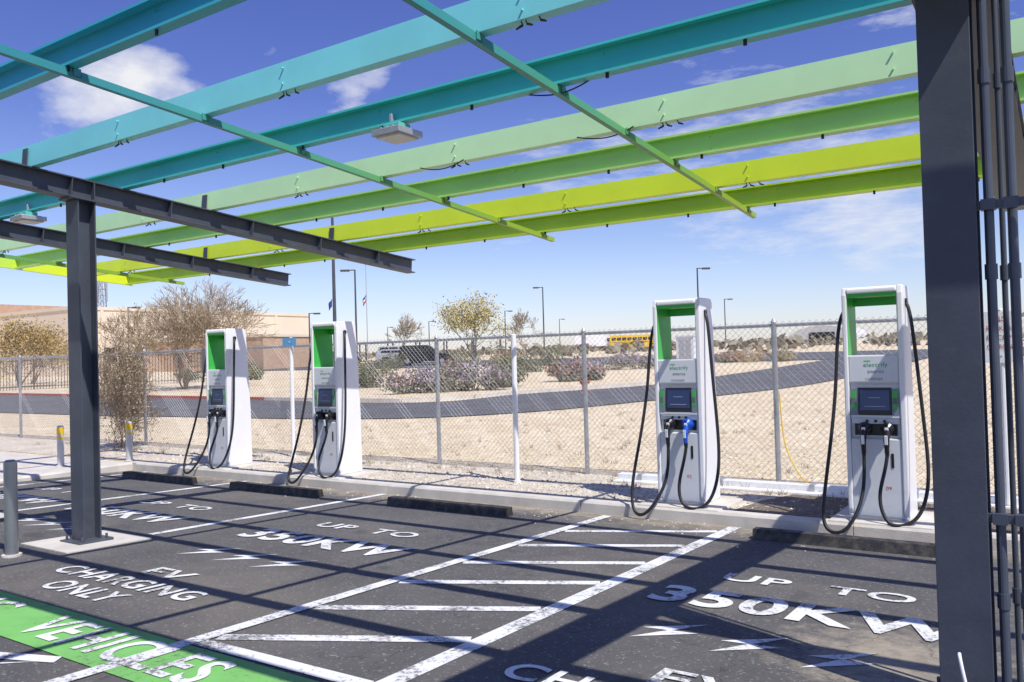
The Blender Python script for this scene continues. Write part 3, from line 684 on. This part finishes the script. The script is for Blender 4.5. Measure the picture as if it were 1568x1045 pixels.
def car(X,Y,rz,col,suv=True):
    e=empty('parked_suv' if suv else 'parked_car',(X,Y,gz(Y)+.03),rz); L=2.4; Hh=1.75 if suv else 1.45
    paint=M('car_paint',col,.25,.2,.05)
    body=[(-L,.35),(-L,.85),(-L+.1,1.02),(L-1.2,1.05),(L-.1,.9),(L,.65),(L,.35),(L-.45,.3),(L-.55,.62),(L-.85,.70),(L-1.15,.62),(L-1.25,.3),(-L+1.25,.3),(-L+1.15,.62),(-L+.85,.70),(-L+.55,.62),(-L+.45,.3)]
    cab=[(-L+.08,1.0),(-L+.3,Hh-.06),(-L+.6,Hh),(L-2.2,Hh),(L-1.95,Hh-.08),(L-1.2,1.03)]
    mb=MB(); mb.ext(body,(0,-.92,0),(0,.92,0),(1,0,0),(0,0,1)); mb.ext(cab,(0,-.80,0),(0,.80,0),(1,0,0),(0,0,1)); mb.obj('body',paint,e,bevel=.04)
    mb=MB()
    for sy in(-1,1):
        for x0_,x1_,t0,t1 in((-L+.35,-L+1.3,.12,.0),(-L+1.4,-L+2.25,0,0),(-L+2.35,-L+3.35,0,.4)):
            y=sy*.812; mb.add([(x0_,y,1.1),(x1_,y,1.1),(x1_-t1,y,Hh-.14),(x0_+t0,y,Hh-.14)],[(0,1,2,3)])
        for xw in(-L+.85,L-.85): mb.cyl((xw,sy*.72,.34),(xw,sy*.94,.34),.34,n=18,m=1); mb.cyl((xw,sy*.94,.34),(xw,sy*.95,.34),.2,n=12,m=2)
    mb.bx(L-.12,L-.02,-.8,-.5,.72,.85,2); mb.bx(L-.12,L-.02,.5,.8,.72,.85,2)
    mb.obj('glass_and_wheels',[m_glass,m_tire,m_galv],e)
car(-47.8,57.0,.6,(.02,.022,.028)); car(-54,61,.6,(.5,.5,.52),False); car(-57,64,.6,(.6,.6,.6)); car(-62,60,.6,(.04,.05,.07),False)
e=empty('school_bus',(-66.5,141,gz(141)),.45); my=M('bus_yellow',(.80,.50,.03),.4)
mb=MB(); mb.ext([(-5.5,.5),(-5.5,2.6),(-5.2,2.8),(3.6,2.8),(3.9,2.6),(4.0,1.7),(5.3,1.55),(5.5,1.2),(5.5,.5)],(0,-1.2,0),(0,1.2,0),(1,0,0),(0,0,1)); mb.obj('body',my,e,bevel=.06)
mb=MB()
for k in range(9): mb.bx(-5.1+k*.95,-4.35+k*.95,-1.215,-1.203,1.8,2.35)
mb.bx(-5.4,4,-1.214,-1.203,1.45,1.53)
for xw in(-3.5,4.3):
    for sy in(-1,1): mb.cyl((xw,sy*1.0,.5),(xw,sy*1.25,.5),.5,n=16)
mb.obj('windows_and_wheels',m_glass,e)
e=empty('box_truck',(-74,138,gz(138)),.45)
mb=MB(); mb.bx(-4,1.8,-1.25,1.25,.9,3.6); mb.ext([(1.9,.6),(1.9,2.6),(2.8,2.6),(3.3,1.7),(4.0,1.5),(4.0,.6)],(0,-1.1,0),(0,1.1,0),(1,0,0),(0,0,1)); mb.obj('body',m_white,e,bevel=.05)
mb=MB()
for xw in(-2.8,3.0):
    for sy in(-1,1): mb.cyl((xw,sy*.9,.5),(xw,sy*1.2,.5),.5,n=16)
mb.bx(2.05,2.75,-1.12,-1.102,1.75,2.4); mb.obj('wheels_and_glass',m_glass,e)
mb=MB(); mb.bx(-.6,.6,-.4,.4,0,.12,1); mb.bx(-.5,.5,-.3,.3,.12,1.75); mb.bx(-.54,.54,-.34,.34,1.75,1.82); mb.bx(-.35,-.02,-.312,-.303,.3,1.6,2); mb.bx(.02,.35,-.312,-.303,.3,1.6,2); mb.obj('utility_cabinet',[m_light,m_conc,m_galv],loc=(-17.3,42.6,gz(42.6)),bevel=.01)
mb=MB(); mb.cyl((0,0,0),(0,0,.06),.17,n=14); mb.cyl((0,0,.06),(0,0,.45),.10,n=14); mb.cyl((0,0,.45),(0,0,.49),.13,n=14); mb.cyl((0,0,.49),(0,0,.60),.11,.03,n=14); mb.cyl((-.19,0,.34),(.19,0,.34),.05,n=10); mb.cyl((0,-.2,.3),(0,0,.3),.06,n=10)
mb.obj('fire_hydrant',M('hydrant_orange',(.55,.12,.04),.5),loc=(-14.9,26.8,gz(26.8)))
print('OK')
